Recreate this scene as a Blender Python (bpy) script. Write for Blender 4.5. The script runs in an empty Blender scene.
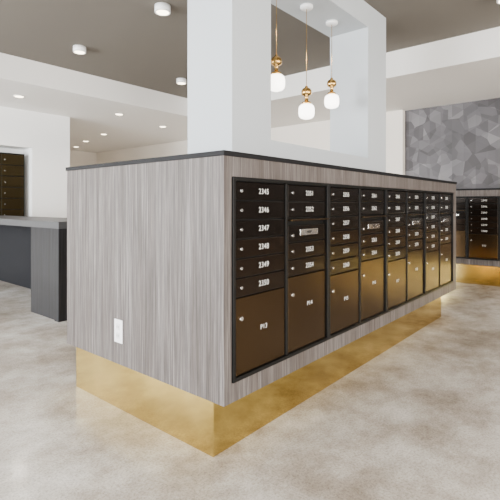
import bpy, bmesh, math, random
from mathutils import Vector, Matrix
random.seed(3)
S=bpy.context.scene
COL=S.collection
H=1.33
LK=.80   # overall light level

# ---------------- materials ----------------
def new_mat(name, color=(.8,.8,.8), rough=.5, metal=0.0, spec=.5, coat=0):
    m=bpy.data.materials.new(name); m.use_nodes=True
    b=m.node_tree.nodes['Principled BSDF']
    b.inputs['Base Color'].default_value=(*color,1)
    b.inputs['Roughness'].default_value=rough
    b.inputs['Metallic'].default_value=metal
    b.inputs['Specular IOR Level'].default_value=spec
    b.inputs['Coat Weight'].default_value=coat
    return m
def N(m,t,**k):
    n=m.node_tree.nodes.new(t)
    for a,v in k.items(): setattr(n,a,v)
    return n
def ramp(m,stops):
    r=N(m,'ShaderNodeValToRGB'); e=r.color_ramp.elements
    while len(e)<len(stops): e.new(.5)
    for i,(p,c) in enumerate(stops):
        e[i].position=p; e[i].color=(*c,1)
    return r
def coords(m,scale=(1,1,1),rot=(0,0,0)):
    tc=N(m,'ShaderNodeTexCoord'); mp=N(m,'ShaderNodeMapping')
    mp.inputs['Scale'].default_value=scale; mp.inputs['Rotation'].default_value=rot
    m.node_tree.links.new(tc.outputs['Object'],mp.inputs['Vector'])
    return mp
def noise(m,mp,scale,detail=4,rough=.5):
    n=N(m,'ShaderNodeTexNoise'); n.inputs['Scale'].default_value=scale
    n.inputs['Detail'].default_value=detail; n.inputs['Roughness'].default_value=rough
    m.node_tree.links.new(mp.outputs['Vector'],n.inputs['Vector']); return n
def mix(m,a,b,fac,mode='MIX'):
    x=N(m,'ShaderNodeMix',data_type='RGBA',blend_type=mode)
    L=m.node_tree.links
    for sock,v in ((x.inputs[0],fac),(x.inputs[6],a),(x.inputs[7],b)):
        if hasattr(v,'type') and hasattr(v,'is_linked'): L.new(v,sock)
        elif isinstance(v,(int,float)): sock.default_value=v
        else: sock.default_value=(*v,1)
    return x.outputs[2]
def BS(m): return m.node_tree.nodes['Principled BSDF']

def wood(name,c1,c2,c3,rough=.5):
    m=new_mat(name,rough=rough,spec=.25); L=m.node_tree.links
    mp=coords(m,(1,1,.018)); n1=noise(m,mp,110,6,.75)
    mp2=coords(m,(1,1,.03)); n2=noise(m,mp2,20,4,.6)
    r=ramp(m,[(.34,c1),(.5,c2),(.66,c3)]); L.new(n1.outputs['Fac'],r.inputs[0])
    r2=ramp(m,[(.35,(.72,.67,.64)),(.65,(1.15,1.15,1.15))]); L.new(n2.outputs['Fac'],r2.inputs[0])
    o=mix(m,r.outputs[0],r2.outputs[0],1.0,'MULTIPLY')
    L.new(o,BS(m).inputs['Base Color'])
    return m
M_wood=wood('grey_laminate',(.038,.032,.030),(.096,.084,.079),(.190,.173,.165))
M_desk=wood('dark_laminate',(.010,.010,.011),(.017,.017,.019),(.029,.029,.031),.5)
M_desktop=new_mat('desk_grey_top',(.065,.065,.068),.45,0,.25)
M_black=new_mat('black_stone',(.008,.008,.009),.55,0,.12)
M_frame=new_mat('mailbox_frame_black',(.004,.0038,.0035),.4,0,.18)
M_wall=new_mat('wall_white_paint',(.86,.86,.85),.6,0,.2)
M_pier=new_mat('wall_pale_grey_paint',(.47,.50,.525),.6,0,.2)
M_warm=new_mat('wall_warm_paint',(.84,.79,.72),.6,0,.2)
M_ceil=new_mat('ceiling_taupe',(.165,.150,.130),.8,0,.1)
M_ceilw=new_mat('ceiling_white',(.82,.80,.77),.8,0,.1)
M_white=new_mat('white_plastic',(.85,.85,.85),.35)
M_text=new_mat('white_lettering',(.62,.62,.60),.5)
M_steel=new_mat('steel',(.75,.74,.72),.25,1)
M_dark=new_mat('dark_void',(.01,.01,.01),.6)

M_gold=new_mat('brushed_brass',(.72,.52,.20),.2,1); L=M_gold.node_tree.links
mp=coords(M_gold,(1,1,1)); n=noise(M_gold,mp,1.7,3)
r=ramp(M_gold,[(.35,(.50,.36,.10)),(.65,(.70,.535,.19))]); L.new(n.outputs['Fac'],r.inputs[0]); L.new(r.outputs[0],BS(M_gold).inputs['Base Color'])
r=ramp(M_gold,[(.35,(.07,.07,.07)),(.65,(.17,.17,.17))]); L.new(n.outputs['Fac'],r.inputs[0]); L.new(r.outputs[0],BS(M_gold).inputs['Roughness'])
M_brass=new_mat('polished_brass',(.72,.44,.14),.25,1)
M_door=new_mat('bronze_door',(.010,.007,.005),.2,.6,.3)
M_door_floorlit=new_mat('bronze_door_floorlit',(.020,.012,.007),.2,.7,.4)  # same door bronze, lightened on lower rows to paint in the floor's reflection
M_parcel=new_mat('bronze_parcel_door',(.075,.046,.022),.24,.95,.5)  # dark bronze, its colour lifted to stand in for the bright floor's reflection

def emis(name,c,s,base=(.9,.9,.9)):
    m=new_mat(name,base,.3); b=BS(m)
    b.inputs['Emission Color'].default_value=(*c,1); b.inputs['Emission Strength'].default_value=s
    return m
M_globe=emis('opal_glass',(1,.93,.84),7)
M_lens=emis('lamp_lens',(1,.84,.58),11)

M_floor=new_mat('polished_concrete',(.6,.58,.54),.33,0,.5); L=M_floor.node_tree.links
mp=coords(M_floor); na=noise(M_floor,mp,1.5,10,.66); nb=noise(M_floor,mp,7,10,.75); nc=noise(M_floor,mp,80,4,.8); nd=noise(M_floor,mp,.45,3,.5)
ra=ramp(M_floor,[(.34,(.27,.23,.19)),(.45,(.39,.35,.305)),(.55,(.51,.48,.44)),(.68,(.63,.61,.58))]); L.new(na.outputs['Fac'],ra.inputs[0])
rb=ramp(M_floor,[(.34,(.84,.825,.80)),(.60,(1.08,1.08,1.08))]); L.new(nb.outputs['Fac'],rb.inputs[0])
rc=ramp(M_floor,[(.36,(.68,.66,.64)),(.5,(1,1,1)),(.66,(1.18,1.18,1.18))]); L.new(nc.outputs['Fac'],rc.inputs[0])
rd=ramp(M_floor,[(.38,(.92,.90,.87)),(.60,(1.08,1.09,1.10))]); L.new(nd.outputs['Fac'],rd.inputs[0])
o=mix(M_floor,ra.outputs[0],rb.outputs[0],1.0,'MULTIPLY'); o=mix(M_floor,o,rc.outputs[0],1.0,'MULTIPLY'); o=mix(M_floor,o,rd.outputs[0],1.0,'MULTIPLY')
L.new(o,BS(M_floor).inputs['Base Color'])
rr=ramp(M_floor,[(.3,(.08,.08,.08)),(.7,(.22,.22,.22))]); L.new(nb.outputs['Fac'],rr.inputs[0]); L.new(rr.outputs[0],BS(M_floor).inputs['Roughness'])

# faceted wallpaper
M_paper=new_mat('geometric_wallcovering',(.4,.4,.42),.5,.1,.3); L=M_paper.node_tree.links
mp=coords(M_paper,(0,1,1))
v=N(M_paper,'ShaderNodeTexVoronoi',distance='EUCLIDEAN'); v.inputs['Scale'].default_value=5
L.new(mp.outputs[0],v.inputs['Vector'])
sep=N(M_paper,'ShaderNodeSeparateColor'); L.new(v.outputs['Color'],sep.inputs[0])
cx=[]
for d in ((0,1,0),(0,.5,.866),(0,-.5,.866)):
    dp=N(M_paper,'ShaderNodeVectorMath',operation='DOT_PRODUCT'); L.new(mp.outputs[0],dp.inputs[0]); dp.inputs[1].default_value=tuple(q*5.2 for q in d)
    fl=N(M_paper,'ShaderNodeMath',operation='FLOOR'); L.new(dp.outputs['Value'],fl.inputs[0]); cx.append(fl)
cb=N(M_paper,'ShaderNodeCombineXYZ')
for i in range(3): L.new(cx[i].outputs[0],cb.inputs[i])
wn=N(M_paper,'ShaderNodeTexWhiteNoise',noise_dimensions='3D'); L.new(cb.outputs[0],wn.inputs['Vector'])
ad=N(M_paper,'ShaderNodeMath',operation='MULTIPLY_ADD'); L.new(wn.outputs['Value'],ad.inputs[0]); ad.inputs[1].default_value=.35
hf=N(M_paper,'ShaderNodeMath',operation='MULTIPLY'); L.new(sep.outputs[0],hf.inputs[0]); hf.inputs[1].default_value=.65; L.new(hf.outputs[0],ad.inputs[2])
r=ramp(M_paper,[(.12,(.052,.047,.050)),(.4,(.080,.075,.080)),(.65,(.110,.104,.111)),(.9,(.175,.166,.174))]); L.new(ad.outputs[0],r.inputs[0])
n=noise(M_paper,mp,.8,2); r2=ramp(M_paper,[(.35,(.8,.8,.8)),(.65,(1.2,1.2,1.2))]); L.new(n.outputs['Fac'],r2.inputs[0])
o=mix(M_paper,r.outputs[0],r2.outputs[0],1.0,'MULTIPLY'); L.new(o,BS(M_paper).inputs['Base Color'])

# ---------------- geometry helpers ----------------
def bm_box(bm,a,b,bevel=0,mi=0):
    r=bmesh.ops.create_cube(bm,size=1)
    vs=r['verts']; c=[(a[i]+b[i])/2 for i in range(3)]; s=[abs(b[i]-a[i]) for i in range(3)]
    for v in vs: v.co=Vector((c[i]+v.co[i]*s[i] for i in range(3)))
    fs={f for v in vs for f in v.link_faces}
    for f in fs: f.material_index=mi
    if bevel>0:
        es=list({e for v in vs for e in v.link_edges})
        bmesh.ops.bevel(bm,geom=es,offset=bevel,segments=2,profile=.5,affect='EDGES',material=-1)
def bm_cyl(bm,c,r,d,axis='Z',seg=24,mi=0,r2=None):
    R={'Z':Matrix(),'Y':Matrix.Rotation(math.pi/2,4,'X'),'X':Matrix.Rotation(math.pi/2,4,'Y')}[axis]
    n0=set(bm.faces)
    bmesh.ops.create_cone(bm,cap_ends=True,segments=seg,radius1=r,radius2=r if r2 is None else r2,depth=d,matrix=Matrix.Translation(c)@R)
    for f in bm.faces:
        if f not in n0: f.material_index=mi; f.smooth=len(f.verts)==4
def lathe(bm,c,prof,seg=32,mi=0):
    rings=[]
    for (r,z) in prof:
        r=max(r,.0005)
        rings.append([bm.verts.new((c[0]+r*math.cos(2*math.pi*k/seg),c[1]+r*math.sin(2*math.pi*k/seg),c[2]+z)) for k in range(seg)])
    for i in range(len(rings)-1):
        for k in range(seg):
            f=bm.faces.new((rings[i][k],rings[i][(k+1)%seg],rings[i+1][(k+1)%seg],rings[i+1][k])); f.smooth=True; f.material_index=mi
    for rg in (rings[0],rings[-1]):
        try: f=bm.faces.new(rg); f.material_index=mi
        except: pass
def obj(name,bm,mats,parent=None):
    bmesh.ops.recalc_face_normals(bm,faces=bm.faces)
    me=bpy.data.meshes.new(name); bm.to_mesh(me); bm.free()
    for m in (mats if isinstance(mats,(list,tuple)) else [mats]): me.materials.append(m)
    o=bpy.data.objects.new(name,me); COL.objects.link(o)
    if parent: o.parent=parent
    return o
def boxes(name,lst,mat,parent=None,bevel=0):
    bm=bmesh.new()
    for a,b in lst: bm_box(bm,a,b,bevel)
    return obj(name,bm,mat,parent)
def empty(name,loc=(0,0,0)):
    e=bpy.data.objects.new(name,None); COL.objects.link(e); e.location=loc; return e

def text_mesh(items,name,mat,parent):
    bm=bmesh.new()
    for s,x,y,z,size in items:
        cu=bpy.data.curves.new('t','FONT'); cu.body=s; cu.size=size; cu.align_x='CENTER'; cu.align_y='CENTER'; cu.extrude=.0003; cu.space_character=1.1
        to=bpy.data.objects.new('t',cu); COL.objects.link(to)
        me=bpy.data.meshes.new_from_object(to)
        me.transform(Matrix.Translation((x,y,z))@Matrix.Rotation(math.pi/2,4,'X'))
        bm.from_mesh(me)
        bpy.data.objects.remove(to); bpy.data.curves.remove(cu); bpy.data.meshes.remove(me)
    return obj(name,bm,mat,parent)

Z0,Z1=.4235,1.475
def module(parent,idx,x0,y0,w,start):
    fr=.020; cw=w/2
    bm=bmesh.new()
    bm_box(bm,(x0,y0+.02,Z0),(x0+w,y0+.045,Z1))
    for a,b in (((x0,y0-.012,Z0),(x0+fr,y0+.03,Z1)),((x0+w-fr,y0-.012,Z0),(x0+w,y0+.03,Z1)),
                ((x0+cw-fr*.6,y0-.006,Z0+fr),(x0+cw+fr*.6,y0+.03,Z1-fr)),
                ((x0+fr,y0-.012,Z1-fr),(x0+w-fr,y0+.03,Z1)),((x0+fr,y0-.012,Z0),(x0+w-fr,y0+.03,Z0+fr))):
        bm_box(bm,a,b,.002)
    obj(f'frame_{idx}',bm,M_frame,parent)
    P=.101; top=Z1-fr-.001; bot=Z0+fr+.003; g=.0035
    bm=bmesh.new(); bl=bmesh.new(); bs=bmesh.new(); txt=[]; dark=[]
    num=start
    for c in range(2):
        xa=x0+(fr if c==0 else cw+fr*.6)+.005; xb=x0+(cw-fr*.6 if c==0 else w-fr)-.005
        z=top
        rows=[1]*6 if c==0 else [1,1,1.5,1,1]
        for k,rw in enumerate(rows):
            h=P*rw
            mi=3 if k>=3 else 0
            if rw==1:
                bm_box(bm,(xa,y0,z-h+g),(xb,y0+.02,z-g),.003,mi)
                bm_cyl(bl,(xa+.045,y0-.003,z-h/2),.008,.012,'Y',16)
                txt.append((str(num),(xa+xb)/2+.02,y0-.001,z-h/2,.042)); num+=1
            else:
                bm_box(bm,(xa,y0,z-h+g),(xb,y0+.02,z-.045),.003)
                bm_box(bm,(xa,y0-.028,z-.018),(xb,y0+.02,z-.008),.002,2)
                bm_box(bs,(xa+.13,y0-.002,z-h*.72),(xb-.10,y0+.004,z-h*.72+.036),.001)
                bm_cyl(bl,(xa+.045,y0-.003,z-h*.70),.010,.012,'Y',16)
                dark.append(('MAIL',(xa+.13+xb-.10)/2,y0-.003,z-h*.72+.018,.026))
            z-=h
        bm_box(bm,(xa,y0,bot),(xb,y0+.02,z-g),.003,1)
        bm_cyl(bl,(xa+.045,y0-.003,z-.11),.011,.012,'Y',16)
        txt.append((f'P{(start-2345)//10*2+13+c}',(xa+xb)/2+.02,y0-.001,z-.19,.038))
    obj(f'doors_{idx}',bm,[M_door,M_parcel,M_parcel,M_door_floorlit],parent)
    obj(f'locks_{idx}',bl,M_steel,parent)
    obj(f'label_plate_{idx}',bs,M_steel,parent)
    text_mesh(txt,f'numbers_{idx}',M_text,parent)
    text_mesh(dark,f'plate_text_{idx}',M_frame,parent)

# ---------------- island ----------------
X0,X1,Y0,Y1=1.598,5.623,1.518,3.094
ZB,ZT=.3225,1.604
isl=empty('mailbox_island')
ma,mb=1.655,5.475
boxes('cabinet',[((X0,Y0+.05,ZB),(X1,Y1,ZT-.026)),
   ((X0,Y0,ZB),(ma,Y0+.05,ZT-.026)),((mb,Y0,ZB),(X1,Y0+.05,ZT-.026)),
   ((ma,Y0,Z1),(mb,Y0+.05,ZT-.026)),((ma,Y0,ZB),(mb,Y0+.05,Z0))],M_wood,isl)
boxes('countertop',[((X0-.008,Y0-.008,ZT-.026),(X1+.008,Y1+.008,ZT))],M_black,isl,.002)
boxes('plinth',[((1.65,1.645,0),(5.48,3.06,ZB))],M_gold,isl,.002)
pw=(mb-ma)/4
for i in range(4): module(isl,i+1,ma+i*pw,Y0,pw,2345+10*i)

# power outlet on end face (part of the island: screwed to its end panel)
po=empty('power_outlet'); po.parent=isl
bm=bmesh.new(); bm_box(bm,(X0-.007,2.388,.460),(X0,2.476,.606),.003); obj('cover_plate',bm,M_white,po)
bm=bmesh.new()
for z in (.505,.561):
    bm_box(bm,(X0-.0095,2.414,z-.019),(X0-.006,2.451,z+.019),.002)
obj('receptacles',bm,new_mat('outlet_face',(.7,.7,.7),.4),po)
bm=bmesh.new()
for z in (.505,.561):
    for y in (2.425,2.440): bm_box(bm,(X0-.0100,y-.0015,z-.006),(X0-.009,y+.0015,z+.008))
obj('slots',bm,M_dark,po)

# ---------------- wall with opening on the island ----------------
HC=3.48; HL=3.12
WX0,WX1,WY0,WY1=2.266,4.886,2.075,2.535
OX0,OX1,OZ0,OZ1=2.711,4.416,1.833,3.233
boxes('wall_center',[((WX0,WY0,ZT),(OX0,WY1,HC)),((OX1,WY0,ZT),(WX1,WY1,HC)),((OX0,WY0,ZT),(OX1,WY1,OZ0)),((OX0,WY0,OZ1),(OX1,WY1,HC))],M_pier)

# ---------------- pendants ----------------
def pendant(x,y,zc):
    e=empty('pendant_lamp',(x,y,0))
    bm=bmesh.new(); lathe(bm,(0,0,OZ1),[(.0,0),(.062,0),(.062,-.022),(.055,-.03),(0,-.03)]); obj('canopy',bm,M_white,e)
    bm=bmesh.new(); bm_cyl(bm,(0,0,(OZ1+zc+.22)/2),.003,OZ1-zc-.22,'Z',10); obj('cord',bm,M_brass,e)
    bm=bmesh.new(); lathe(bm,(0,0,zc),[(0,.245),(.012,.24),(.016,.225),(.036,.215),(.048,.195),(.050,.172),(.044,.155),(.022,.145),(.016,.125),(.018,.095),(.04,.085),(.046,.065),(0,.055)]); obj('brass_body',bm,M_brass,e)
    bm=bmesh.new()
    prof=[(0,.068),(.03,.068),(.055,.060),(.070,.045),(.076,.015),(.076,-.02),(.070,-.05),(.055,-.066),(.03,-.075),(0,-.077)]
    lathe(bm,(0,0,zc),prof); obj('glass_globe',bm,M_globe,e)
pendant(3.09,2.305,2.40); pendant(3.57,2.305,2.227); pendant(4.05,2.305,2.41)

# ---------------- room shell ----------------
RX0,RY0,RY1=-4.5,-5.0,14.0
XW=8.3
boxes('floor',[((RX0,RY0,-.1),(XW+.2,RY1,0))],M_floor)
boxes('ceiling',[((RX0,RY0,HC),(6.0,6.7,HC+.1))],M_ceil)
boxes('ceiling_lower',[((6.0,RY0,HL),(XW+.2,RY1,HC+.1)),((RX0,6.7,HL),(6.0,RY1,HC+.1))],M_ceilw)
boxes('wall_right',[((XW,RY0,0),(XW+.2,3.15,HL))],M_paper)
boxes('wall_right_far',[((XW-.12,3.15,0),(XW+.2,RY1,HL))],M_warm)
boxes('wall_end',[((4.5,RY1-.2,0),(XW-.12,RY1,HL))],M_warm)
for nm,a,b in [('wall_back',(RX0,9.0,0),(4.5,9.2,HL)),('wall_back_pier',(3.75,8.6,0),(4.5,9.0,HL)),('wall_back_header',(RX0,8.6,2.42),(3.75,9.0,HL)),
   ('wall_back_end',(RX0,8.6,0),(-1.05,9.0,2.42)),('wall_back_ledge',(-1.05,8.6,0),(3.75,9.0,1.02)),('wall_corridor',(4.4,9.2,0),(4.5,RY1,HL))]:
    boxes(nm,[(a,b)],M_wall)
def winwall(name,axis,pos,lo,hi,wins,z0,z1,H,mat):
    lst=[]; c=lo
    def B(a,b,za,zb):
        if axis=='X': lst.append(((pos-.2,a,za),(pos,b,zb)))
        else: lst.append(((a,pos-.2,za),(b,pos,zb)))
    for (a,b) in wins:
        if a>c: B(c,a,0,H)
        B(a,b,0,z0); B(a,b,z1,H); c=b
    if c<hi: B(c,hi,0,H)
    boxes(name,lst,mat)
winwall('wall_left','X',RX0,RY0,9.2,[(-3.5,-.5),(.5,3.5),(4.5,8.2)],.15,3.0,HC,M_wall)
winwall('wall_front','Y',RY0,RX0,XW,[(-3.5,-.3),(2.0,5.0)],.15,3.0,HC,M_wall)
k=1
for (a,b) in [(-3.5,-.5),(.5,3.5),(4.5,8.2)]:
    m=(a+b)/2; boxes(f'window_{k}',[((RX0-.12,a,.15),(RX0-.06,a+.05,3)),((RX0-.12,b-.05,.15),(RX0-.06,b,3)),((RX0-.12,m-.025,.15),(RX0-.06,m+.025,3)),((RX0-.12,a,.15),(RX0-.06,b,.2)),((RX0-.12,a,2.95),(RX0-.06,b,3))],M_frame); k+=1
for (a,b) in [(-3.5,-.3),(2.0,5.0)]:
    boxes(f'window_{k}',[((a,RY0-.12,.15),(a+.05,RY0-.06,3)),((b-.05,RY0-.12,.15),(b,RY0-.06,3)),((a,RY0-.12,.15),(b,RY0-.06,.2)),((a,RY0-.12,2.95),(b,RY0-.06,3))],M_frame); k+=1
boxes('baseboard_back',[((RX0,8.585,0),(4.5,8.6,.1))],M_wall)

# ---------------- niche mailboxes on the back wall ----------------
mc=empty('mailbox_cabinet')
bm=bmesh.new(); bm_box(bm,(-1,8.72,1.021),(3.66,8.98,2.30)); obj('case',bm,M_frame,mc)
bm=bmesh.new(); bl=bmesh.new()
x=3.65-.40
while x>-.9:
    for r_ in range(6):
        z=1.05+r_*.206
        bm_box(bm,(x,8.70,z),(x+.385,8.73,z+.192),.004)
        bm_cyl(bl,(x+.05,8.695,z+.09),.01,.012,'Y',10)
    x-=.40
obj('doors',bm,new_mat('dark_bronze_door',(.045,.033,.014),.3,.9),mc); obj('locks',bl,M_steel,mc)

# ---------------- second mailbox bank, right wall ----------------
bk=empty('mailbox_bank')
bk.location=(8.05,3.1,0); bk.rotation_euler=(0,0,-math.pi/2)
Lb=5.0; s0=.145; n=5; 
e1=s0+n*.955
boxes('cabinet',[((0,.05,ZB),(Lb,.245,ZT-.026)),((0,0,ZB),(s0,.05,ZT-.026)),((e1,0,ZB),(Lb,.05,ZT-.026)),((s0,0,Z1),(e1,.05,ZT-.026)),((s0,0,ZB),(e1,.05,Z0))],M_wood,bk)
boxes('countertop',[((-.008,-.008,ZT-.026),(Lb+.008,.245,ZT))],M_black,bk,.003)
boxes('plinth',[((.05,.05,0),(Lb-.05,.245,ZB))],M_gold,bk,.002)
for i in range(n): module(bk,i+1,s0+i*.955,0,.955,2385+10*i)

# ---------------- reception desk ----------------
dk=empty('reception_desk')
dx0,dx1,dy0,dy1=2.42,3.25,4.88,8.55
boxes('top_slab',[((dx0,dy0,1.06),(dx1,dy1,1.14))],M_desktop,dk,.003)
boxes('end_panel',[((dx0,dy0,0),(dx1,dy0+.10,1.06)),((dx0+.02,dy0+.10,.0),(dx1,dy0+.75,1.06))],M_desk,dk,.002)
boxes('back_panel',[((dx1-.15,dy0+.75,0),(dx1,dy1,1.06))],new_mat('desk_navy_panel',(.007,.0075,.010),.6,0,.15),dk,.002)

# ---------------- ceiling lamps ----------------
def downlight(x,y,z,power,surface=True):
    e=empty('ceiling_downlight',(x,y,z))
    bm=bmesh.new()
    if surface: lathe(bm,(0,0,0),[(0,0),(.085,0),(.085,-.075),(.070,-.075),(.068,-.070),(0,-.070)])
    else: lathe(bm,(0,0,0),[(0,0),(.085,0),(.085,-.008),(.075,-.012),(.072,-.008),(0,-.008)])
    obj('housing',bm,M_white,e)
    bm=bmesh.new(); zz=-.073 if surface else -.011
    bm_cyl(bm,(0,0,zz),.066,.004,'Z',24); obj('lens',bm,M_lens,e)
    l=bpy.data.lights.new('bulb','SPOT'); l.energy=power*LK; l.spot_size=math.radians(140); l.spot_blend=.9; l.shadow_soft_size=.06; l.color=(1,.90,.78)
    o=bpy.data.objects.new('bulb',l); COL.objects.link(o); o.parent=e; o.location=(0,0,zz-.03)
for x,y in [(3.03,3.79),(3.09,5.64),(5.0,5.75),(5.1,.9),(3.0,-.3),(.3,2.2),(.3,5.0),(.3,-1.5),(3.0,-2.5)]:
    downlight(x,y,HC,80)
for x,y in [(3.09,7.57),(4.97,7.56),(6.12,9.98),(6.47,11.46),(6.4,8.0),(7.1,4.5),(7.1,1.2),(7.1,-1.2),(6.9,12.8)]:
    downlight(x,y,HL,105,False)

def area(name,loc,rot,sx,sy,power,col=(1,1,1)):
    l=bpy.data.lights.new(name,'AREA'); l.shape='RECTANGLE'; l.size=sx; l.size_y=sy; l.energy=power*LK; l.color=col
    o=bpy.data.objects.new(name,l); COL.objects.link(o); o.location=loc; o.rotation_euler=rot
for i,(a,b) in enumerate([(-3.5,-.5),(.5,3.5),(4.5,8.2)]):
    area('window_daylight',(RX0-.3,(a+b)/2,1.6),(0,-math.pi/2,0),2.8,b-a,(560,620,1600)[i],(.95,.98,1))
area('window_daylight',(-1.9,RY0-.3,1.6),(math.pi/2,0,0),3.2,2.8,600,(1,.96,.90))
area('window_daylight',(3.5,RY0-.3,1.6),(math.pi/2,0,0),3.0,2.8,700,(1,.91,.80))

w=bpy.data.worlds.new('sky'); S.world=w; w.use_nodes=True
w.node_tree.nodes['Background'].inputs[0].default_value=(.95,.975,1,1)
w.node_tree.nodes['Background'].inputs[1].default_value=4.5*LK

# ---------------- camera ----------------
cd=bpy.data.cameras.new('camera'); cam=bpy.data.objects.new('camera',cd); COL.objects.link(cam)
cd.sensor_width=36; cd.lens=36*441/500; cd.shift_y=-.09
cam.location=(0,0,H)
yaw=math.radians(40.15)
cam.rotation_euler=(math.pi/2,0,yaw-math.pi/2)
S.camera=cam
